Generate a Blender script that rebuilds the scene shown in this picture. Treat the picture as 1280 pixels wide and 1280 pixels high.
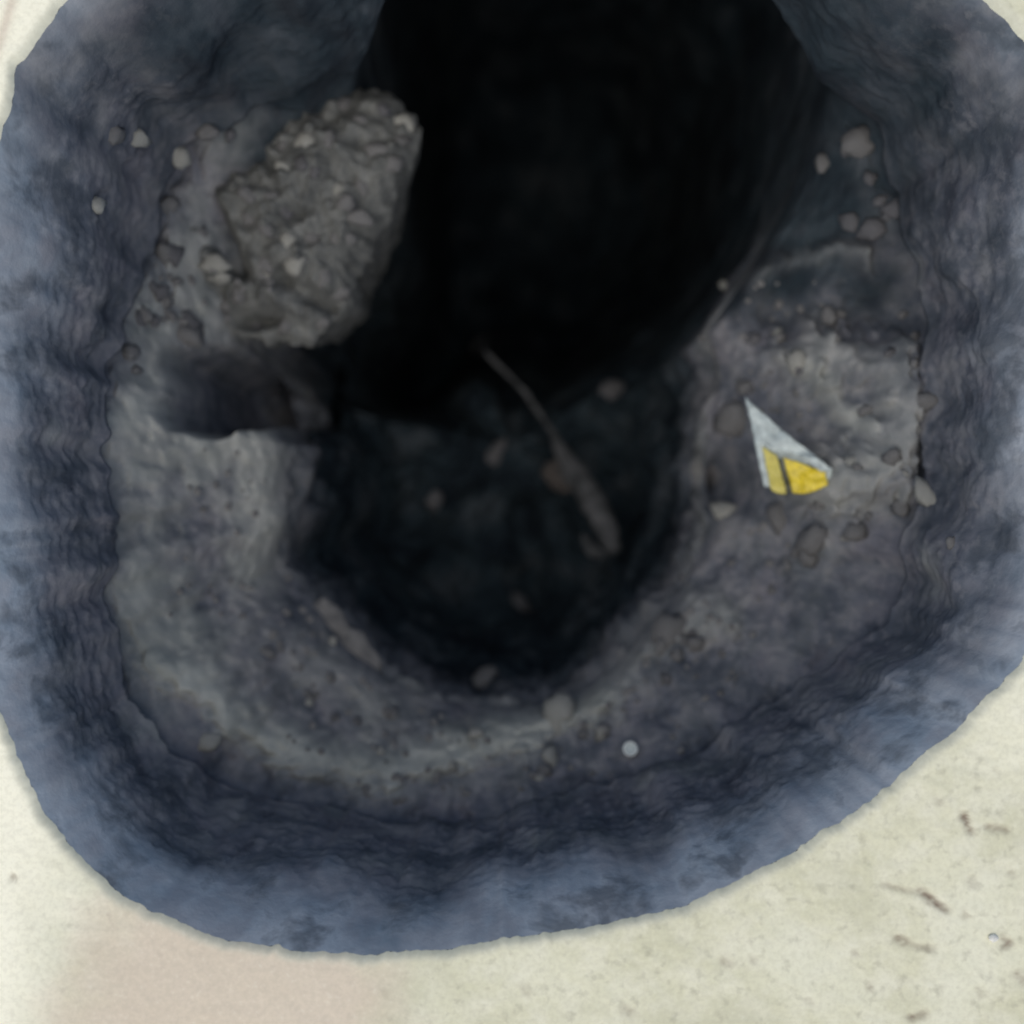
import bpy, bmesh, math, random
from mathutils import Vector, noise, Matrix
from mathutils.bvhtree import BVHTree

for o in list(bpy.data.objects):
    bpy.data.objects.remove(o)
S = bpy.context.scene
C = S.collection
R = math.radians

# ------------------------------------------------------------------ camera, sky, sun, exposure
CAM_H = 0.62
FPX = 640 / math.tan(R(26.5))
cd = bpy.data.cameras.new('camera')
cam = bpy.data.objects.new('camera', cd)
C.objects.link(cam)
cam.location = (0, 0, CAM_H)
cam.rotation_euler = (0, 0, 0)
cd.sensor_fit = 'HORIZONTAL'
cd.sensor_width = 36
cd.lens = 36 / (2 * math.tan(R(26.5)))
cd.clip_start = 0.01
cd.clip_end = 200
cd.dof.use_dof = True
cd.dof.focus_distance = 0.66
cd.dof.aperture_fstop = 2.1
S.camera = cam

SUN_EL, SUN_AZ = 64, 200
w = bpy.data.worlds.new('World')
S.world = w
w.use_nodes = True
nt = w.node_tree
bg = nt.nodes['Background']
sky = nt.nodes.new('ShaderNodeTexSky')
sky.sky_type = 'NISHITA'
sky.sun_disc = False
sky.sun_elevation = R(SUN_EL)
sky.sun_rotation = R(SUN_AZ)
sky.air_density = 1.0
sky.dust_density = 1.5
sky.ozone_density = 1.0
nt.links.new(sky.outputs[0], bg.inputs[0])
bg.inputs[1].default_value = 0.11

sl = bpy.data.lights.new('sun', 'SUN')
sl.energy = 1.5
sl.angle = R(100)
sl.color = (1.0, 0.92, 0.76)
sun = bpy.data.objects.new('sun', sl)
C.objects.link(sun)
sd = Vector((math.sin(R(SUN_AZ)) * math.cos(R(SUN_EL)), math.cos(R(SUN_AZ)) * math.cos(R(SUN_EL)), math.sin(R(SUN_EL))))
sun.rotation_euler = sd.to_track_quat('Z', 'Y').to_euler()
sun.location = sd * 5

S.view_settings.view_transform = 'Standard'
S.view_settings.look = 'None'
S.view_settings.gamma = 1
S.view_settings.exposure = 0.46
S.render.engine = 'CYCLES'
S.cycles.max_bounces = 6

# ------------------------------------------------------------------ helpers
random.seed(7)
def W(px, py, d):
    """point of the place seen at a picture position at depth d below the paving"""
    D = CAM_H + d
    return Vector(((px - 640) / FPX * D, -(py - 640) / FPX * D, -d))
def P(v):
    D = CAM_H - v.z
    return (640 + v.x / D * FPX, 640 - v.y / D * FPX)
def ss(a, b, x):
    t = max(0.0, min(1.0, (x - a) / (b - a))) if b != a else float(x > a)
    return t * t * (3 - 2 * t)
def lerp(a, b, t):
    return a + (b - a) * t
def nz(x, y, z, s, off=0.0):
    return noise.noise(Vector((x * s + off, y * s + off * 1.7, z * s - off)))
def fbm(x, y, z, s, n=4, off=0.0):
    v = 0; a = 1; t = 0
    for i in range(n):
        v += a * nz(x, y, z, s, off + i * 3.1); t += a
        a *= .5; s *= 2.05
    return v / t
def seg_dist(px, py, pts):
    best = 1e9
    for (x0, y0), (x1, y1) in zip(pts, pts[1:]):
        dx, dy = x1 - x0, y1 - y0
        t = max(0, min(1, ((px - x0) * dx + (py - y0) * dy) / (dx * dx + dy * dy + 1e-9)))
        e = math.hypot(px - x0 - t * dx, py - y0 - t * dy)
        best = min(best, e)
    return best
def table(points, cx, cy):
    """periodic Catmull-Rom interpolation over angle of tuples (radius, extra...)"""
    L = []
    for p in points:
        a = math.atan2(-(p[1] - cy), p[0] - cx) % (2 * math.pi)
        L.append((a, (math.hypot(p[0] - cx, p[1] - cy),) + tuple(p[2:])))
    L.sort()
    n = len(L)
    def f(a):
        a %= 2 * math.pi
        i = 0
        while i < n and L[i][0] <= a: i += 1
        i1 = (i - 1) % n; i2 = i % n
        a1, v1 = L[i1]; a2, v2 = L[i2]
        if a2 <= a1: a2 += 2 * math.pi
        if a < a1: a += 2 * math.pi
        t = (a - a1) / (a2 - a1)
        t = .5 * t + .5 * t * t * (3 - 2 * t)
        return [lerp(p, q, t) for p, q in zip(v1, v2)]
    return f

def mesh_obj(name, verts, faces, mat, parent=None, smooth=True):
    me = bpy.data.meshes.new(name)
    me.from_pydata(verts, [], faces)
    me.update()
    if smooth:
        me.polygons.foreach_set('use_smooth', [True] * len(me.polygons))
    if mat: me.materials.append(mat)
    o = bpy.data.objects.new(name, me)
    C.objects.link(o)
    if parent: o.parent = parent
    return o
def tag(o, label=None, cat=None, group=None, kind=None):
    if label: o['label'] = label
    if cat: o['category'] = cat
    if group: o['group'] = group
    if kind: o['kind'] = kind
    return o
def attr(o, name, vals):
    a = o.data.attributes.new(name, 'FLOAT', 'POINT')
    a.data.foreach_set('value', vals)

# ------------------------------------------------------------------ materials
def new_mat(name):
    m = bpy.data.materials.new(name)
    m.use_nodes = True
    t = m.node_tree
    return m, t, t.nodes['Principled BSDF']
def N(t, typ, **k):
    n = t.nodes.new(typ)
    for a, b in k.items():
        if a.startswith('i_'): n.inputs[a[2:].replace('_', ' ')].default_value = b
        else: setattr(n, a, b)
    return n
def noise_n(t, scale, detail=4, rough=.55, dist=0.0):
    tc = N(t, 'ShaderNodeTexCoord')
    n = N(t, 'ShaderNodeTexNoise')
    n.inputs['Scale'].default_value = scale
    n.inputs['Detail'].default_value = detail
    n.inputs['Roughness'].default_value = rough
    n.inputs['Distortion'].default_value = dist
    t.links.new(tc.outputs['Object'], n.inputs['Vector'])
    return n
def ramp(t, src, stops):
    r = N(t, 'ShaderNodeValToRGB')
    e = r.color_ramp.elements
    while len(e) < len(stops): e.new(.5)
    for k, (p, c) in zip(e, stops):
        k.position = p
        k.color = (c[0], c[1], c[2], 1) if isinstance(c, tuple) else (c, c, c, 1)
    t.links.new(src, r.inputs[0])
    return r
def mix(t, fac, a, b, mode='MIX'):
    m = N(t, 'ShaderNodeMix', data_type='RGBA', blend_type=mode)
    if hasattr(fac, 'links') or hasattr(fac, 'is_linked'): t.links.new(fac, m.inputs[0])
    else: m.inputs[0].default_value = fac
    for s, i in ((a, 6), (b, 7)):
        if isinstance(s, tuple): m.inputs[i].default_value = (*s, 1)
        else: t.links.new(s, m.inputs[i])
    return m.outputs[2]
def attr_n(t, name):
    n = N(t, 'ShaderNodeAttribute', attribute_name=name)
    return n.outputs['Fac']
def bump(t, b, src, strength, dist):
    n = N(t, 'ShaderNodeBump')
    n.inputs['Strength'].default_value = strength
    n.inputs['Distance'].default_value = dist
    t.links.new(src, n.inputs['Height'])
    t.links.new(n.outputs[0], b.inputs['Normal'])

# paving concrete
M_PAVE, t, b = new_mat('paving_concrete')
n1 = noise_n(t, 14, 5, .6, .4)
c = ramp(t, n1.outputs[0], [(.30, (.54, .52, .355)), (.5, (.62, .595, .42)), (.70, (.68, .655, .48))])
n2 = noise_n(t, 48, 4, .6)
c2 = mix(t, ramp(t, n2.outputs[0], [(.42, .0), (.66, .6)]).outputs[0], c.outputs[0], (.72, .69, .54))
n3 = noise_n(t, 130, 3, .5)
nl = noise_n(t, 9, 3, .5, .8)
c2 = mix(t, ramp(t, nl.outputs[0], [(.38, .55), (.5, .0)]).outputs[0], c2, (.52, .50, .35))
c2 = mix(t, ramp(t, nl.outputs[0], [(.54, .0), (.66, .5)]).outputs[0], c2, (.70, .68, .52))
c3 = mix(t, ramp(t, n3.outputs[0], [(.56, .0), (.74, .5)]).outputs[0], c2, (.33, .31, .22))
c4 = mix(t, attr_n(t, 'sunlit'), c3, (.90, .86, .68))  # sunlight on the left edge painted as a paler tone
c5 = mix(t, attr_n(t, 'pink'), c4, (.60, .50, .385))  # soft cast shadow at lower left painted pinkish, plus the corner streak
c6 = mix(t, attr_n(t, 'worn'), c5, (.52, .51, .40))
n4 = noise_n(t, 320, 2, .6)
c6 = mix(t, ramp(t, n4.outputs[0], [(.40, .16), (.55, .0)]).outputs[0], c6, (.40, .37, .27))
c6 = mix(t, ramp(t, n4.outputs[0], [(.60, .0), (.74, .25)]).outputs[0], c6, (.72, .70, .57))
c7 = mix(t, attr_n(t, 'dirt'), c6, (.20, .155, .11))
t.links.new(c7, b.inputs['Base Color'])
b.inputs['Roughness'].default_value = .9
bump(t, b, n2.outputs[0], .18, .0015)

# shaft: concrete sides, dusty rubble ledge, dark pit, with shade painted into the tones
M_SHAFT, t, b = new_mat('shaft_earth')
na = noise_n(t, 16, 4, .55, .4)
nb = noise_n(t, 34, 3, .55, .3)
nc = noise_n(t, 110, 3, .6)
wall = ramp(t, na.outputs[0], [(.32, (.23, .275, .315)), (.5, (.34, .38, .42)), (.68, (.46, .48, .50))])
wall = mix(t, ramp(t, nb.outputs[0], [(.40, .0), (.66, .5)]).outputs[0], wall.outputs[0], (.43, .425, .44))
soil_shade = ramp(t, nb.outputs[0], [(.28, (.048, .054, .066)), (.48, (.106, .114, .132)), (.70, (.20, .198, .20))])  # earth colour, also the darker tone painted down the sides
soil_shade = mix(t, ramp(t, nc.outputs[0], [(.5, .0), (.7, .6)]).outputs[0], soil_shade.outputs[0], (.23, .222, .225))
dust_light = ramp(t, na.outputs[0], [(.3, (.23, .24, .215)), (.6, (.37, .375, .335))])  # dust colour, also lightens crests in place of light on the relief
mud_shade = ramp(t, na.outputs[0], [(.35, (.007, .012, .017)), (.52, (.018, .029, .036)), (.7, (.052, .062, .070))])  # wet pit floor colour, also used to paint deep shade
x = mix(t, attr_n(t, 'soil_shade'), wall, soil_shade)
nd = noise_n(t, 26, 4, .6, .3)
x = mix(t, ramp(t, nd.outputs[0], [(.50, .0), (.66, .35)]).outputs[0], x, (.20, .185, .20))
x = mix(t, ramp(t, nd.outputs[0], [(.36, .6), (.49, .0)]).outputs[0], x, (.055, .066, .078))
x = mix(t, attr_n(t, 'dust_light'), x, dust_light.outputs[0])
x = mix(t, attr_n(t, 'mud_shade'), x, mud_shade.outputs[0])
t.links.new(x, b.inputs['Base Color'])
b.inputs['Roughness'].default_value = .95
b.inputs['Specular IOR Level'].default_value = .2
bump(t, b, nc.outputs[0], .28, .003)

def stone_mat(name, lo, hi, sc=60):
    m, t, b = new_mat(name)
    n = noise_n(t, sc, 4, .6)
    r = ramp(t, n.outputs[0], [(.3, lo), (.7, hi)])
    t.links.new(r.outputs[0], b.inputs['Base Color'])
    b.inputs['Roughness'].default_value = .9
    bump(t, b, n.outputs[0], .4, .002)
    return m
M_BLOCK = stone_mat('rubble_concrete', (.048, .051, .049), (.150, .153, .143), 60)
M_STONE = [stone_mat('grey_stone', (.075, .074, .074), (.18, .177, .17)),
           stone_mat('pale_stone', (.17, .17, .152), (.33, .325, .29)),
           stone_mat('dark_stone', (.05, .05, .055), (.13, .128, .13))]
M_STICK = stone_mat('weathered_wood', (.014, .017, .018), (.095, .097, .10), 50)

# ------------------------------------------------------------------ the hole outline
CX, CY = 620, 600
RIM = [(78, 0), (45, 45), (20, 85), (10, 140), (-20, 300), (-38, 480), (-32, 680), (-2, 895), (25, 960), (50, 1012), (100, 1075), (150, 1120),
       (230, 1160), (330, 1188), (420, 1193), (550, 1188), (650, 1172), (760, 1158), (850, 1135), (930, 1102), (1000, 1062), (1080, 1010),
       (1150, 950), (1210, 900), (1280, 828), (1335, 690), (1350, 500), (1335, 250), (1282, 48), (1238, 0), (1100, -95), (900, -160), (650, -175), (400, -150), (200, -85)]
rim_t = table(RIM, CX, CY)
def rim_r(a):
    r = rim_t(a)[0]
    c, s = math.cos(a), math.sin(a)
    r += 3.0 * nz(c, s, 0, 9) + 2.8 * nz(c, s, 0, 26, 5) + 2.2 * nz(c, s, 0, 60, 9) + 1.2 * nz(c, s, 0, 130, 2)
    for (bx, by, wd, h) in ((342, 1185, 14, -10), (280, 1180, 10, 4), (20, 80, 14, 5), (560, 1190, 22, 3)):
        d = math.hypot(CX + r * c - bx, CY - r * s - by)
        r += h * math.exp(-(d / wd) ** 2)
    return r

# ------------------------------------------------------------------ paving slab
NT = 1400
offs = [-1, 0, 1.5, 3.5, 6, 9, 13, 17] + [17 + 4.2 * i for i in range(1, 95)] + [470, 620, 900, 1500, 2600, 5000, 15000, 60000]
DIRT = [((1205, 1020), (1213, 1038), 7, .9), ((1236, 1034), (1256, 1037), 6, .6), ((1152, 1115), (1180, 1136), 7, 1.0), ((1106, 1107), (1150, 1117), 5, .4),
        ((1123, 1173), (1130, 1178), 8, .8), ((1140, 1182), (1168, 1186), 6, .5), ((1258, 1177), (1259, 1180), 8, 1.0), ((1205, 1143), (1207, 1145), 6, .5),
        ((905, 1200), (911, 1203), 8, .4), ((940, 1197), (943, 1200), 6, .4), ((1086, 1232), (1088, 1234), 7, .45), ((1138, 1274), (1155, 1268), 7, .7),
        ((1272, 1220), (1280, 1224), 9, .5), ((1215, 1100), (1218, 1108), 7, .35), ((1010, 1250), (1014, 1252), 6, .3), ((655, 1235), (660, 1240), 7, .3),
        ((15, 1096), (17, 1098), 6, .6), ((1170, 1000), (1174, 1003), 6, .3), ((1245, 965), (1250, 968), 5, .3), ((780, 1262), (790, 1266), 8, .35),
        ((1225, 1240), (1229, 1243), 6, .5), ((1262, 1090), (1266, 1094), 6, .4), ((1068, 1190), (1070, 1192), 5, .4), ((480, 1240), (483, 1243), 6, .2)]
vs, fs, sunlit, pink, worn, dirt = [], [], [], [], [], []
for k in range(NT):
    a = 2 * math.pi * k / NT
    r0 = rim_r(a)
    c, s = math.cos(a), math.sin(a)
    for j, of in enumerate(offs):
        edge = 11 * (1 + .5 * nz(c, s, 0, 5, 3))
        q = max(0, min(1, (of + 1) / edge))
        d = .0030 * (1 - q) ** 2
        px, py = CX + (r0 + of) * c, CY - (r0 + of) * s
        ds = 0
        for (A, B, wd, st) in DIRT:
            if abs(px - A[0]) < 70 and abs(py - A[1]) < 50:
                e = seg_dist(px, py, [A, B]) + 3.5 * nz(px, py, 0, .11)
                ds = max(ds, 1.15 * st * (1 - ss(0, wd * 1.4, e)) * (.75 + .6 * nz(px, py, 5, .16)))
        v = W(px, py, 0)
        v.z = -d - .0014 * ds + .0011 * fbm(v.x, v.y, 0, 22, 4) * q + .0004 * nz(v.x, v.y, 0, 160) * q
        if of > 460: v.z = 0
        vs.append(v)
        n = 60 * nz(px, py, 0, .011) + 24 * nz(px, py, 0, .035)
        left = 1 - ss(0, 130, px - 30 + n * .6 - (1000 - py) * .18)  # sunlit strip put into the colour
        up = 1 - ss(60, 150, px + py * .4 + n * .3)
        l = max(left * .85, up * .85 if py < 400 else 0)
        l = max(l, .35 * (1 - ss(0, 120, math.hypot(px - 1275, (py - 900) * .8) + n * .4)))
        sunlit.append(l)
        pk = .85 * (1 - ss(.62, 1.25, math.hypot((px - 275) / 225, (py - 1275) / 165) + n * .0035))  # soft shadow patch put into the colour
        if py < 400:   # pink streak in the corner beyond the far rim
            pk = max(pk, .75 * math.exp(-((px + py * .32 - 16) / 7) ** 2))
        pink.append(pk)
        worn.append((1 - ss(4, 15, of)) * (.75 + .3 * nz(c, s, 0, 12)))
        dirt.append(ds)
n = len(offs)
for k in range(NT):
    k2 = (k + 1) % NT
    for j in range(n - 1):
        fs.append((k * n + j, k * n + j + 1, k2 * n + j + 1, k2 * n + j))
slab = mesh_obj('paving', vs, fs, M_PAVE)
for nm, v in (('sunlit', sunlit), ('pink', pink), ('worn', worn), ('dirt', dirt)): attr(slab, nm, v)
tag(slab, 'pale cream concrete paving with a large round hole cut through it', None, None, 'structure')

# ------------------------------------------------------------------ shaft: side wall, ledge, pit
LIP = [(885, 600, .29), (880, 520, .29), (898, 470, .28), (880, 420, .29), (930, 345, .27), (955, 200, .26), (935, 60, .22),
       (860, -60, .20), (700, -120, .20), (600, -90, .20), (540, 20, .25), (470, 120, .27), (400, 250, .28), (330, 380, .29), (310, 430, .29),
       (330, 480, .29), (345, 530, .275), (362, 556, .265), (364, 640, .265), (346, 712, .27), (392, 748, .275), (440, 808, .28),
       (520, 866, .28), (610, 884, .275), (700, 878, .27), (758, 842, .27), (800, 792, .275), (850, 730, .285), (880, 660, .29)]
lip_t = table(LIP, CX, CY)
RIDGES = [([(205, 830), (240, 835), (300, 900), (350, 925), (420, 952), (485, 955), (600, 925), (700, 892), (745, 872)], 30, .016, 1.0),
          ([(745, 872), (800, 800), (860, 775), (900, 770)], 30, .010, .5),
          ([(170, 420), (165, 560), (170, 700), (215, 800)], 62, .010, .75),
          ([(260, 560), (330, 580), (330, 700)], 60, .004, .75),
          ([(360, 800), (430, 860), (520, 890)], 40, .004, .35),
          ([(905, 358), (980, 332), (1040, 315), (1075, 322), (1095, 350)], 13, .012, .6),
          ([(985, 452), (1030, 475), (1050, 515), (1080, 540)], 16, .012, .7),
          ([(1000, 440), (1100, 450), (1125, 490), (1100, 580), (1030, 600)], 44, .034, .60),
          ([(235, 240), (240, 330), (280, 410)], 40, .014, .55), ([(330, 140), (265, 195)], 34, .014, .4),
          ([(1155, 500), (1165, 560)], 18, .008, .5),
          ([(1010, 625), (1090, 630), (1165, 612)], 16, .010, .5),
          ([(1060, 180), (1090, 250), (1160, 290)], 18, .006, .35),
          ([(80, 190), (130, 210), (160, 240)], 13, .012, .55),
          ([(440, 980), (560, 985), (640, 970)], 24, .005, .3),
          ([(900, 660), (960, 700), (1020, 690)], 30, .008, .2)]
HOLLOWS = [((905, 598), 34, .09), ((1080, 395), 48, .035), ((980, 400), 40, .03), ((215, 215), 30, .015), ((370, 745), 34, .02), ((1160, 380), 40, .015)]
def featured(px, py):
    z = du = 0
    for pts, wd, h, d in RIDGES:
        x0 = min(p[0] for p in pts) - 3 * wd; x1 = max(p[0] for p in pts) + 3 * wd
        y0 = min(p[1] for p in pts) - 3 * wd; y1 = max(p[1] for p in pts) + 3 * wd
        if x0 < px < x1 and y0 < py < y1:
            e = seg_dist(px, py, pts) / wd
            e = max(0, e + .5 * nz(px, py, wd, .045) + .3 * nz(px, py, wd, .11))
            g = math.exp(-e * e)
            z = max(z, h * g); du = max(du, d * g)
    for (hx, hy), wd, h in HOLLOWS:
        g = math.exp(-(((px - hx) ** 2 + (py - hy) ** 2) / wd ** 2))
        z -= h * g; du -= .5 * g  # crests paler and hollows darker in colour, to bring out relief
    # undercut below the rubble block
    m = ss(205, 232, px + 16 * nz(px, py, 0, .03)) * (1 - ss(400, 430, px)) * ss(432, 455, py + 8 * nz(px, py, 3, .02)) * (1 - ss(522, 546, py + 20 * nz(px, py, 6, .028)))
    z -= .22 * m; du -= m
    return z, du

NA = 760
NWALL, NLEDGE, NPIT, NFLOOR = 70, 74, 46, 60
vs, fs, soil_shade_a, dust_light_a, mud_shade_a = [], [], [], [], []
PITC = W(640, 560, .62)
for k in range(NA):
    a = 2 * math.pi * k / NA
    c, s = math.cos(a), math.sin(a)
    r0 = rim_r(a) - 1.0
    rim = W(CX + r0 * c, CY - r0 * s, 0)
    rl, dl = lip_t(a)
    deg = math.degrees(a)
    void = ss(38, 84, deg + 5 * nz(c, s, 0, 6, 3)) * (1 - ss(92, 111, deg))
    lip = W(CX + rl * c, CY - rl * s, dl)
    out = Vector((rim.x, rim.y, 0)).normalized()
    depth1 = .185 - .065 * ss(140, 175, deg) * (1 - ss(205, 245, deg)) - .03 * (1 - ss(10, 40, min(deg, 360 - deg))) + .02 * nz(c, s, 0, 2.1, 4)
    wb = Vector((rim.x, rim.y, 0)) - out * (.008 + .009 * ss(.0, .3, abs(nz(c, s, 0, 1.5, 8))))
    wb.z = -depth1 - .014 * nz(c, s, 0, 8, 5) - .006 * nz(c, s, 0, 21, 2)
    wb -= out * (.010 * nz(c, s, 0, 11, 7) + .003 * nz(c, s, 0, 27, 1))
    # where the side is broken away at the far side the profile runs outwards under the paving
    wb = wb.lerp(Vector((rim.x, rim.y, 0)) + out * .02 + Vector((0, 0, -.07)), void)
    lip = lip.lerp(Vector((rim.x, rim.y, 0)) + out * .42 + Vector((0, 0, -.14)), void)
    bot = Vector((lerp(lip.x, PITC.x, .16), lerp(lip.y, PITC.y, .16), -.62))
    bot = bot.lerp(Vector((rim.x, rim.y, 0)) + out * .45 + Vector((0, 0, -1.5)), void)
    sec2 = ss(30, 58, deg) * (1 - ss(112, 140, deg))
    deep = ss(40, 70, deg) * (1 - ss(128, 154, deg + 6 * nz(c, s, 0, 5, 2)))
    bot = bot.lerp(Vector((lip.x * 1.02, lip.y * 1.02, -1.4)), deep * (1 - void))
    prof = []
    for i in range(NWALL):
        u = i / NWALL
        prof.append((rim.lerp(wb, u) + Vector((0, 0, -.003 * (1 - u))), 0, u))
    for i in range(NLEDGE):
        u = i / NLEDGE
        p = wb.lerp(lip, u)
        prof.append((p, 1, u))
    for i in range(NPIT):
        u = i / NPIT
        prof.append((lip.lerp(bot, u), 2, u))
    for i in range(NFLOOR):
        u = i / (NFLOOR - 1)
        p = bot.lerp(Vector((PITC.x, PITC.y, -.60)), u)
        rr = math.hypot(p.x - PITC.x, p.y - PITC.y) + .04 * nz(p.x, p.y, 0, 12, 6)
        p.z = lerp(p.z, lerp(-.60, -1.4, ss(.09, .22, rr)), max(deep, void))
        prof.append((p, 3, u))
    # soften the corners of the profile
    q = [p[0].copy() for p in prof]
    for it in range(26):
        q2 = [v.copy() for v in q]
        for i in range(2, len(q) - 2):
            q2[i] = (q[i - 2] + q[i - 1] + q[i] + q[i + 1] + q[i + 2]) / 5
        q = q2
    for (p0, zone, u), p in zip(prof, q):
        px, py = P(p)
        x, y, z = p
        f1 = fbm(x, y, z, 17, 4)
        f2 = fbm(x, y, z, 60, 3, 4)
        cel = noise.voronoi(Vector((x, y, z)) * 55)[0][0]
        if zone == 0:
            amt = ss(.02, .5, u)
            amt *= 1 - .8 * ss(.85, 1, u)
            fw = fbm(x, y, z * .7, 15, 2, 2)
            p = p - out * (.017 * (1 - math.exp(-u * 5)) * (1 - void)) - out * ((.014 * fw + .0015 * max(0, .25 - cel) * 3 + .0025 * fbm(x, y, z, 150, 2, 8)) * amt + .008 * amt * ss(.1, .5, fbm(x, y, z, 9, 2, 11)))
            sec = ss(6, 60, deg + 14 * f1) * (1 - ss(112, 160, deg))
            so = ss(-.02, .55, u + .35 * f1 + .5 * sec); du = .35 * ss(.1, .45, f1) * ss(.25, .6, u) * (1 - .7 * sec)  # earth below concrete; also paints the light falling off with depth
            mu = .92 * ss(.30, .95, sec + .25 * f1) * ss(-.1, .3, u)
            if px > 640: mu = max(mu, .8 * (1 - ss(330, 430, py + 60 * f1)) * (1 - ss(1080, 1260, px + 120 * f1)))  # upper right side painted darker, fading into the black
        elif zone == 1:
            fz, du = featured(px, py)
            g = ss(0, .15, u) * (1 - .5 * ss(.9, 1, u))
            p = p + Vector((0, 0, fz * g + (.013 * f1 + .006 * f2 + .005 * (.35 - cel) + .003 * fbm(x, y, z, 150, 2, 8)) * g))
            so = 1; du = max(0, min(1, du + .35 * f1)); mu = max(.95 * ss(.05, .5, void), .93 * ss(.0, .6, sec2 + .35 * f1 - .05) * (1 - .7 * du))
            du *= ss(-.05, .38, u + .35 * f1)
            dk = (1 - ss(345, 440, py + 60 * f1)) * (1 - ss(1090, 1240, px + 110 * f1)) if px > 640 else 0  # painted shade that fades the upper right ledge into the black
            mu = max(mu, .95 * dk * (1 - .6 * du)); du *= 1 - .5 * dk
            if u > .85: du *= 1 - .4 * ss(.85, 1, u)
        elif zone == 2:
            h = Vector((p.x - PITC.x, p.y - PITC.y, 0)).normalized()
            fz, du0 = featured(px, py)
            p = p + h * ((.020 * f1 + .012 * f2)) + Vector((0, 0, min(0, fz) * (1 - ss(.5, 1, u))))
            so = 1; du = max(0, .3 * (1 - u * 6)) ; mu = max(ss(.02, .35, u), .95 * ss(.05, .5, void), .93 * ss(0, .6, sec2))  # pit darkness deepened in the colour below the lip
        else:
            g = 1 - .0 * u
            p = p + Vector((0, 0, (.05 * f1 + .012 * f2)))
            e1 = seg_dist(px, py, [(600, 570), (500, 680), (420, 830)]) / 34 + .5 * nz(px, py, 1, .03)
            e2 = seg_dist(px, py, [(720, 470), (850, 540), (870, 600)]) / 26 + .5 * nz(px, py, 2, .03)
            e3 = seg_dist(px, py, [(655, 640), (690, 860)]) / 24 + .4 * nz(px, py, 4, .03)
            g = max(math.exp(-max(0, e1) ** 2), .8 * math.exp(-max(0, e2) ** 2))
            p.z += .035 * g - .05 * math.exp(-max(0, e3) ** 2)
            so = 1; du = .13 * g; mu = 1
        vs.append(p); soil_shade_a.append(so); dust_light_a.append(du); mud_shade_a.append(mu)
n = NWALL + NLEDGE + NPIT + NFLOOR
for k in range(NA):
    k2 = (k + 1) % NA
    for j in range(n - 1):
        fs.append((k * n + j, k2 * n + j, k2 * n + j + 1, k * n + j + 1))
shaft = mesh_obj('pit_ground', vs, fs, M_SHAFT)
for nm, v in (('soil_shade', soil_shade_a), ('dust_light', dust_light_a), ('mud_shade', mud_shade_a)): attr(shaft, nm, v)
tag(shaft, 'rough dark sides of the hole with a dusty rubble ledge round a deep black pit', None, None, 'structure')

def make_bvh(objs):
    V, Fc = [], []
    for o in objs:
        b0 = len(V)
        V += [o.matrix_world @ v.co for v in o.data.vertices]
        Fc += [tuple(b0 + i for i in p.vertices) for p in o.data.polygons]
    return BVHTree.FromPolygons(V, Fc)
bvh = make_bvh([shaft, slab])
EYE = Vector((0, 0, CAM_H))
def hit(px, py, tree=None):
    d = (W(px, py, .3) - EYE).normalized()
    r = (tree or bvh).ray_cast(EYE, d)
    return (r[0], r[1]) if r[0] else (W(px, py, .5), Vector((0, 0, 1)))

# ------------------------------------------------------------------ stone shapes
def stone_mesh(name, seed, sub=2, flat=.72, rough=.42):
    bm = bmesh.new()
    bmesh.ops.create_icosphere(bm, subdivisions=sub, radius=1)
    for v in bm.verts:
        k = 1 + rough * noise.noise(v.co * 1.1 + Vector((seed * 3.7, seed, 0))) * 1.6 + rough * .5 * noise.noise(v.co * 2.6 + Vector((seed, 9, 2)))
        v.co = v.co * k
        v.co.z *= flat
    me = bpy.data.meshes.new(name)
    bm.to_mesh(me); bm.free()
    me.polygons.foreach_set('use_smooth', [True] * len(me.polygons))
    return me
STM = {}
for mi in range(3):
    for sd_ in range(4):
        me = stone_mesh('pebble', sd_ + 5 * mi, 2)
        me.materials.append(M_STONE[mi])
        STM[(mi, sd_)] = me
def stone(name, px, py, rpx, mi, stretch=1.0, ang=None, sink=.25, parent=None, tree=None):
    p, nrm = hit(px, py, tree)
    D = CAM_H - p.z
    r = rpx / FPX * D
    o = bpy.data.objects.new(name, STM[(mi, random.randrange(4))])
    C.objects.link(o)
    o.location = p + nrm * r * (.7 - sink * 2)
    up = nrm.lerp(Vector((0, 0, 1)), .5).normalized()
    qt = up.to_track_quat('Z', 'Y')
    a = random.uniform(0, 6.28) if ang is None else ang
    o.rotation_mode = 'QUATERNION'
    from mathutils import Quaternion
    o.rotation_quaternion = qt @ Quaternion((0, 0, 1), a)
    o.scale = (r * stretch, r, r)
    if parent: o.parent = parent
    return o

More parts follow.
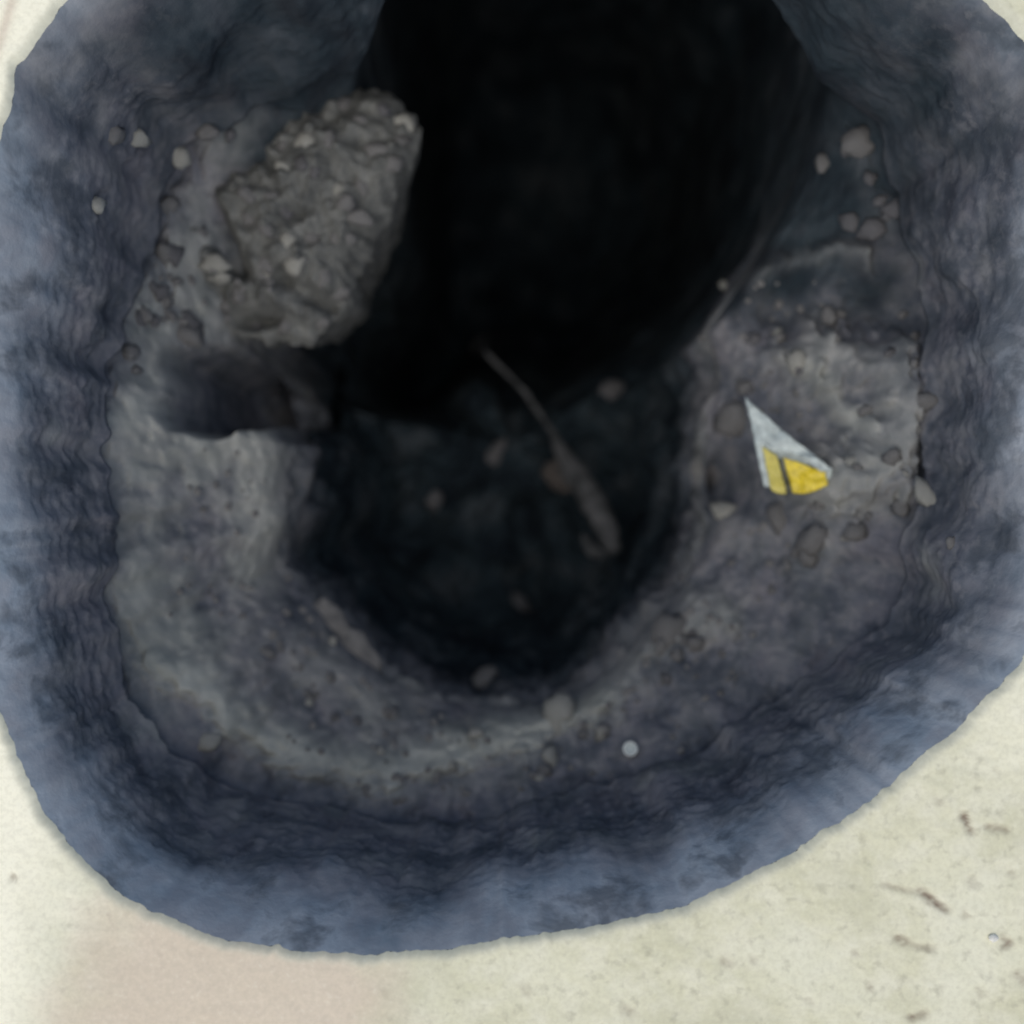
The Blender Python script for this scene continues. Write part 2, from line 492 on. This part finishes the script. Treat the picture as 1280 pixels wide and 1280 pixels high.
# ------------------------------------------------------------------ rubble block overhanging the pit on the left
BLK = [(232, 235), (262, 205), (300, 172), (345, 125), (400, 98), (450, 108), (500, 122), (526, 160), (515, 205), (498, 240), (472, 300), (446, 345), (436, 385),
       (410, 412), (375, 428), (330, 426), (285, 412), (262, 375), (238, 330), (226, 280)]
bx, by = 372, 265
blk_t = table(BLK, bx, by)
vs, fs = [], []
NB, NR = 220, 60
rows = []
for k in range(NB):
    a = 2 * math.pi * k / NB
    c, s = math.cos(a), math.sin(a)
    rb = blk_t(a)[0] + 8 * nz(c, s, 0, 4, 2) + 8 * nz(c, s, 0, 11, 6) + 5 * nz(c, s, 0, 24, 1)
    for j in range(NR + 12):
        if j < NR:
            u = j / (NR - 1)
            px, py = bx + rb * u * c, by - rb * u * s
            d = .218 + .035 * u ** 4 - .00008 * (px - bx) * 0 + .0001 * (py - 265) * .6
            v = W(px, py, d)
            f = fbm(v.x, v.y, 0, 26, 3, 21); f2 = noise.voronoi(Vector((v.x, v.y, 0)) * 85)[0][0]
            z = .020 * f + .008 * (.4 - f2) + .011 * fbm(v.x, v.y, 0, 75, 3, 3)
            e = seg_dist(px, py, [(256, 246), (272, 285), (292, 335)])
            z -= .034 * math.exp(-(e / 11) ** 2)
            e = seg_dist(px, py, [(240, 225), (248, 300), (272, 345)])
            z += .014 * math.exp(-(e / 13) ** 2)
            e = min(seg_dist(px, py, [(350, 345), (395, 375), (410, 380)]), seg_dist(px, py, [(300, 400), (345, 396)]))
            z -= .022 * math.exp(-(e / 11) ** 2)
            v.z += z
        else:
            m = (j - NR + 1) / 12
            v = vs[-1].copy() if m else v
            base = vs[k * (NR + 12) + NR - 1]
            inn = Vector((bpos.x - base.x, bpos.y - base.y, 0)) if False else Vector((W(bx, by, .2).x - base.x, W(bx, by, .2).y - base.y, 0))
            v = base + Vector((0, 0, -.16 * m)) + inn * (.35 * m) + Vector((.006 * nz(base.x, base.y, m, 40), .006 * nz(base.x, base.y, m, 40, 7), 0))
        vs.append(v)
n = NR + 12
for k in range(NB):
    k2 = (k + 1) % NB
    for j in range(n - 1):
        fs.append((k * n + j, k * n + j + 1, k2 * n + j + 1, k2 * n + j))
blk = bpy.data.objects.new('rubble_block', None)
C.objects.link(blk)
blk.location = W(bx, by, .25)
tag(blk, 'lumpy grey concrete rubble block overhanging the black pit at the upper left', 'rubble block')
bpy.context.view_layer.update()
core = mesh_obj('mortar', vs, fs, M_BLOCK)
bvh_blk = make_bvh([core])
def under(o, par):
    o.parent = par
    o.matrix_parent_inverse = Matrix.Translation(par.location).inverted()
under(core, blk)
BP = [(370, 100, 9, 1), (510, 153, 11, 1), (305, 150, 11, 1), (380, 172, 12, 1), (353, 203, 10, 1), (328, 168, 10, 0), (430, 135, 13, 0), (470, 185, 13, 0), (490, 205, 12, 0),
      (455, 235, 10, 0), (435, 250, 11, 0), (425, 235, 10, 1), (412, 172, 10, 0), (245, 232, 15, 1), (290, 205, 12, 0), (310, 240, 12, 0), (340, 245, 9, 0), (362, 300, 11, 1),
      (390, 300, 10, 0), (335, 330, 10, 0), (370, 335, 14, 1), (330, 345, 8, 1), (405, 345, 10, 0), (425, 365, 10, 0), (300, 370, 11, 0), (285, 385, 10, 0), (355, 405, 9, 0),
      (250, 300, 11, 0), (268, 330, 13, 1), (275, 350, 10, 1), (450, 150, 9, 0), (480, 140, 9, 2), (395, 215, 9, 2), (375, 205, 11, 2), (355, 265, 9, 2), (440, 300, 10, 0), (450, 275, 12, 0),
      (420, 300, 9, 0), (402, 400, 8, 0), (320, 405, 9, 2), (265, 205, 10, 0), (340, 140, 9, 0), (400, 120, 10, 0), (500, 175, 10, 0), (310, 275, 11, 0), (330, 290, 9, 0), (350, 180, 8, 0)]
for (px, py, r, m) in BP:
    o = stone('embedded_pebble', px + random.uniform(-3, 3), py + random.uniform(-3, 3), r * .92, m, random.uniform(1, 1.6), sink=.42, tree=bvh_blk)
    under(o, blk)

bvh = make_bvh([shaft, slab, core])

# ------------------------------------------------------------------ loose stones
NAMED = [(118, 257, 11, 1, 1.1, 'pale round pebble standing alone on the left side above the ledge', ),
         (222, 195, 13, 1, 1.0, 'pale pebble just left of the rubble block, below its upper corner'),
         (172, 172, 11, 1, 1.0, 'small pale pebble between the far left rim and the rubble block'),
         (143, 168, 11, 0, 1.3, 'small grey pebble touching the wall near the far left rim'),
         (262, 925, 12, 1, 1.2, 'pale pebble on the dark lower left wall, outside the dusty crest'),
         (1148, 1262, 0, 0, 1, ''),
         (905, 640, 12, 1, 1.3, 'pale chip at the pit edge directly below the yellow wrapper'),
         (975, 648, 13, 0, 1.6, 'flat grey stone just below the yellow end of the wrapper'),
         (1015, 675, 15, 0, 1.5, 'grey flat stone lowest in the row below the wrapper'),
         (1070, 665, 13, 0, 1.1, 'grey rounded stone right of the flat stones below the wrapper'),
         (1064, 577, 8, 1, 1.2, 'small pale chip just right of the wrapper corner'),
         (1158, 619, 11, 1, 1.7, 'pale elongated stone at the right end of the heap by the wrapper'),
         (997, 452, 12, 1, 1.6, 'pale oblong stone at the top left of the right hand heap'),
         (1160, 500, 12, 0, 1.2, 'grey stone at the right edge of the heap'),
         (920, 525, 20, 0, 1.1, 'purplish grey lump just left of the wrapper tip'),
         (908, 357, 8, 1, 1.0, 'small pale pebble at the left end of the curved ridge on the right'),
         (1075, 180, 17, 0, 1.2, 'grey stone protruding from the upper right wall'),
         (1030, 205, 10, 0, 1.2, 'small bluish stone in the shade left of the protruding wall stone'),
         (840, 790, 20, 0, 1.3, 'dusty grey stone on the near pit edge right of the deepest shadow'),
         (700, 893, 20, 1, 1.5, 'dusty pale stone on the crest of the near ledge'),
         (650, 755, 9, 2, 1.8, 'small grey chip deep in the pit, under the stick'),
         (540, 625, 11, 2, 1.2, 'grey pebble on the pit floor left of the stick'),
         (620, 567, 11, 2, 1.6, 'flat dark chip on the pit floor near the top of the stick'),
         (605, 850, 14, 0, 1.2, 'grey stone on the pit wall just inside the near crest'),
         (765, 490, 11, 2, 1.8, 'long grey stone on the pit floor right of the stick'),
         (600, 435, 9, 2, 1.6, 'small greenish stone near the black far end of the pit')]
for (px, py, r, m, st, lab) in NAMED:
    if r: tag(stone('stone', px, py, r, m, st), lab, 'stone')

def scatter(count, region, rr, mats, label, group, test=None):
    i = 0
    tries = 0
    while i < count and tries < count * 40:
        tries += 1
        px = random.uniform(region[0], region[2]); py = random.uniform(region[1], region[3])
        if test and not test(px, py): continue
        hp, hn = hit(px, py)
        if hn.z < .45 or hp.z < -.75: continue
        tag(stone('pebble', px, py, rr[0] + (rr[1] - rr[0]) * random.random() ** 2.2, random.choice(mats), random.uniform(1, 1.5), sink=random.uniform(.12, .3)), label, 'pebble', group)
        i += 1
def ledge(px, py, lo=1.03, hi=1.4):
    a = math.atan2(-(py - CY), px - CX)
    r = math.hypot(px - CX, py - CY) / lip_t(a)[0]
    return lo < r < hi
def not_blk(px, py):
    return math.hypot(px - bx, py - by) > blk_t(math.atan2(-(py - by), px - bx))[0] + 8
scatter(20, (110, 150, 380, 480), (6, 13), [0, 0, 2], 'small grey pebble lying loose on the left ledge around the rubble block', 'pebbles on the left ledge', lambda x, y: ledge(x, y, 1.02, 1.9) and not_blk(x, y))
scatter(24, (930, 380, 1190, 700), (5, 14), [0, 0, 0, 2, 1], 'small grey pebble lying in the rubble heap on the right ledge', 'pebbles on the right heap', lambda x, y: math.hypot(x - 985, y - 565) > 75)
scatter(26, (200, 740, 900, 990), (5, 11), [0, 0, 1, 2], 'small dusty pebble lying on the crest of the near ledge', 'pebbles on the near ledge', lambda x, y: ledge(x, y, 1.02, 1.35))
scatter(9, (1045, 80, 1165, 300), (7, 15), [2], 'small stone stuck in the shaded upper right wall', 'stones in the upper right wall')  # dark stone only, to suit the shade painted on this wall

# fine grit, far too small to count
bm = bmesh.new()
def grit(px, py, r):
    p, nrm = hit(px, py)
    if nrm.z < .5 or p.z < -.36: return
    r = r / FPX * (CAM_H - p.z)
    m = Matrix.Translation(p + nrm * r * .3) @ Matrix.Rotation(random.uniform(0, 6), 4, 'Z') @ Matrix.Diagonal((r * random.uniform(.8, 1.6), r, r * .8, 1))
    bmesh.ops.create_icosphere(bm, subdivisions=1, radius=1, matrix=m)
k = 0
while k < 420:
    px, py = random.uniform(90, 1200), random.uniform(60, 1010)
    if math.hypot(px - 790, py - 941) < 40: continue
    if py < 330 or not ledge(px, py, .98, 1.5): continue
    grit(px, py, random.uniform(2, 5.5)); k += 1
me = bpy.data.meshes.new('grit'); bm.to_mesh(me); bm.free()
me.materials.append(M_STONE[0])
g = bpy.data.objects.new('grit', me); C.objects.link(g)
tag(g, 'fine grey grit strewn over the ledge around the pit', 'grit', None, 'stuff')

# ------------------------------------------------------------------ slivers, stick
def sweep(name, path, radii, mat, flat=.6, segs=10, parent=None, jit=.0):
    vs, fs = [], []
    n = len(path)
    for i, p in enumerate(path):
        d = (path[min(n - 1, i + 1)] - path[max(0, i - 1)]).normalized()
        sx = d.cross(Vector((0, 0, 1))).normalized(); up = sx.cross(d)
        for k in range(segs):
            a = 2 * math.pi * k / segs
            rr = radii[i] * (1 + jit * nz(p.x * 60 + math.cos(a), p.y * 60 + math.sin(a), 0, 1))
            vs.append(p + sx * (math.cos(a) * rr) + up * (math.sin(a) * rr * flat))
    for i in range(n - 1):
        for k in range(segs):
            k2 = (k + 1) % segs
            fs.append((i * segs + k, i * segs + k2, (i + 1) * segs + k2, (i + 1) * segs + k))
    fs.append(tuple(range(segs))[::-1]); fs.append(tuple((n - 1) * segs + k for k in range(segs)))
    return mesh_obj(name, vs, fs, mat, parent)
def on(path, d, nsub=8):
    out = []
    for (x0, y0), (x1, y1) in zip(path, path[1:]):
        for i in range(nsub):
            out.append((lerp(x0, x1, i / nsub), lerp(y0, y1, i / nsub)))
    out.append(path[-1])
    res = []
    for i, (x, y) in enumerate(out):
        u = i / (len(out) - 1)
        res.append(W(x, y, d[0] + (d[1] - d[0]) * u))
    return res
h0, h1 = hit(398, 750)[0], hit(475, 835)[0]
pth = on([(396, 752), (428, 795), (474, 838)], (-h0.z - .006, -h1.z - .004))
sliver = sweep('stone_sliver', pth, [.003 + .010 * math.sin(math.pi * (.22 + .72 * i / (len(pth) - 1))) for i in range(len(pth))], M_STONE[0], .45, 14, None, .8)
tag(sliver, 'pale elongated stone sliver lying on the near left edge of the pit', 'stone')

st = bpy.data.objects.new('stick', None); C.objects.link(st)
st.location = W(700, 580, .56)
tag(st, 'pale weathered stick lying slanted across the dark pit floor', 'stick')
pth = on([(606, 440), (655, 488), (690, 540), (715, 590), (745, 630), (768, 690)], (.585, .50))
k = len(pth)
def rad(i):
    u = i / (k - 1)
    return (.003 + .011 * ss(.35, .65, u) * (1 - .5 * ss(.85, 1, u))) 
o = sweep('stem', pth, [rad(i) * (1 + .2 * nz(i, 0, 0, .31)) for i in range(k)], M_STICK, .8, 12, None, .4)
under(o, st)
pk = on([(700, 575), (690, 590), (705, 605), (722, 608)], (.545, .535), 4)
o = sweep('bark', pk, [.004, .007, .010, .012, .013, .013, .012, .012, .010, .009, .008, .006, .003], stone_mat('brown_bark', (.03, .026, .023), (.075, .065, .058), 60), .6, 10, None, .4)
under(o, st)
pk = on([(728, 668), (742, 690), (756, 694)], (.505, .50), 4)
o = sweep('twig', pk, [.003, .005, .007, .008, .008, .007, .006, .005, .003], M_STICK, .7, 8, None, .4)
under(o, st)

# ------------------------------------------------------------------ wrapper
def film(name, rough, col, metal=0, var=.15):
    m, t, b = new_mat(name)
    n = noise_n(t, 150, 4, .6)
    lo = tuple(q * (1 - var) for q in col)
    r = ramp(t, n.outputs[0], [(.35, lo), (.65, col)])
    t.links.new(r.outputs[0], b.inputs['Base Color'])
    b.inputs['Roughness'].default_value = rough
    b.inputs['Metallic'].default_value = metal
    bump(t, b, n.outputs[0], .3, .001)
    return m
M_FOIL = film('silvery_white_film', .35, (.50, .57, .55), .0, .35)
M_YEL = film('yellow_print_film', .4, (.80, .62, .035), .0, .4)
M_YELP = film('pale_yellow_print_film', .45, (.55, .48, .10), .0, .2)
M_INK = film('dark_ink_film', .5, (.06, .06, .03))
wr = bpy.data.objects.new('wrapper', None); C.objects.link(wr)
wr.location = W(985, 570, .25)
tag(wr, 'crumpled white and yellow plastic wrapper, pointed at one end, on the right rubble', 'wrapper')
def sheet(name, poly, dep, mat, lift=0, crumple=.0012, thick=.0008, n=14, belly=0.0):
    """quad patch: poly = 4 picture points, dep = 4 depths; a creased film with thickness"""
    vs, fs = [], []
    for i in range(n + 1):
        for j in range(n + 1):
            u, v = i / n, j / n
            x = (1 - u) * (1 - v) * poly[0][0] + u * (1 - v) * poly[1][0] + u * v * poly[2][0] + (1 - u) * v * poly[3][0]
            y = (1 - u) * (1 - v) * poly[0][1] + u * (1 - v) * poly[1][1] + u * v * poly[2][1] + (1 - u) * v * poly[3][1]
            d = (1 - u) * (1 - v) * dep[0] + u * (1 - v) * dep[1] + u * v * dep[2] + (1 - u) * v * dep[3]
            e = 1 if 0 < i < n and 0 < j < n else .5
            y += belly * v * v * math.sin(math.pi * u); x += belly * .25 * math.sin(2 * math.pi * u) * v
            d += .10 * belly / 300 * math.sin(math.pi * u) * v
            x += 1.2 * nz(x, y, 0, .09); y += 1.2 * nz(x, y, 0, .09, 4)
            vs.append(W(x, y, d - lift - crumple * 2.6 * e * fbm(x, y, 0, .05, 3)))
    for i in range(n):
        for j in range(n):
            fs.append((i * (n + 1) + j, (i + 1) * (n + 1) + j, (i + 1) * (n + 1) + j + 1, i * (n + 1) + j + 1))
    o = mesh_obj(name, vs, fs, mat)
    md = o.modifiers.new('thickness', 'SOLIDIFY'); md.thickness = thick; md.offset = 0
    under(o, wr)
    return o
wd = -max(hit(x, y)[0].z for x, y in ((945, 540), (1035, 590), (1030, 606), (965, 612), (1000, 560), (990, 600))) - .004
sheet('white_panel', [(931, 496), (972, 534), (1040, 586), (944, 553)], (wd + .008, wd + .003, wd - .003, wd + .004), M_FOIL, .0, .0022)
sheet('front_panel', [(942, 548), (1041, 585), (1036, 608), (955, 608)], (wd + .004, wd - .003, wd + .004, wd + .010), M_FOIL, .0, .0022, belly=7)
sheet('yellow_print', [(979, 571), (1031, 590), (1035, 606), (991, 616)], (wd + .001, wd - .002, wd + .003, wd + .008), M_YEL, .0026, .0022, belly=5)
sheet('pale_yellow_print', [(953, 558), (971, 570), (983, 617), (964, 613)], (wd + .003, wd + .001, wd + .008, wd + .010), M_YELP, .0026, .0022, belly=2)
sheet('dark_stripe', [(973, 575), (977, 574), (990, 614), (984, 616)], (wd + .002, wd + .001, wd + .008, wd + .009), M_INK, .0022, .0018)
sheet('white_fold', [(1000, 567), (1020, 572), (1040, 586), (1026, 590)], (wd - .000, wd - .001, wd - .003, wd - .003), M_FOIL, .0046)

# ------------------------------------------------------------------ small round disc on the near wall
m_disc = film('frosted_white_plastic', .4, (.80, .83, .78), 0, .05)
p, nrm = hit(790, 941)
ds = bpy.data.objects.new('round_disc', None); C.objects.link(ds)
ds.location = p
tag(ds, 'tiny round whitish disc with a raised rim on the dark near slope', 'disc')
D = CAM_H - p.z
rd = 9.0 / FPX * D
prof = [(0, .22), (.55, .22), (.72, .25), (.80, .42), (.90, .46), (.98, .38), (1.0, .1), (.95, -.2)]
def lathe(name, prof, r, mat, segs=28):
    vs, fs = [], []
    for (q, z) in prof:
        for i in range(segs):
            a = 2 * math.pi * i / segs
            vs.append(Vector((q * r * math.cos(a), q * r * math.sin(a), z * r)))
    for j in range(len(prof) - 1):
        for i in range(segs):
            i2 = (i + 1) % segs
            fs.append((j * segs + i, (j + 1) * segs + i, (j + 1) * segs + i2, j * segs + i2))
    return mesh_obj(name, vs, fs, mat)
body = lathe('face', prof[:4], rd, film('frosted_disc_face', .45, (.50, .54, .50), 0, .05)); body.parent = ds
ring = lathe('raised_rim', prof[3:], rd, m_disc); ring.parent = ds
view = (EYE - p).normalized()
ds.rotation_mode = 'QUATERNION'
ds.rotation_quaternion = nrm.lerp(view, .75).normalized().to_track_quat('Z', 'Y')
ds.location = p + nrm * rd * .9 + view * rd * .4

# ------------------------------------------------------------------ grit lying on the paving
def chip(px, py, rpx, mi, lab, st=1.2):
    o = stone('grit_chip', px, py, rpx, mi, st, sink=.15)
    o.data = CHIP
    tag(o, lab, 'stone chip')
CHIP = stone_mesh('grit_chip', 31, 2)
CHIP.materials.append(stone_mat('white_chip', (.62, .60, .52), (.85, .83, .76), 200))
chip(1241, 1172, 5, 1, 'tiny white stone chip on the paving beside a dark pockmark')
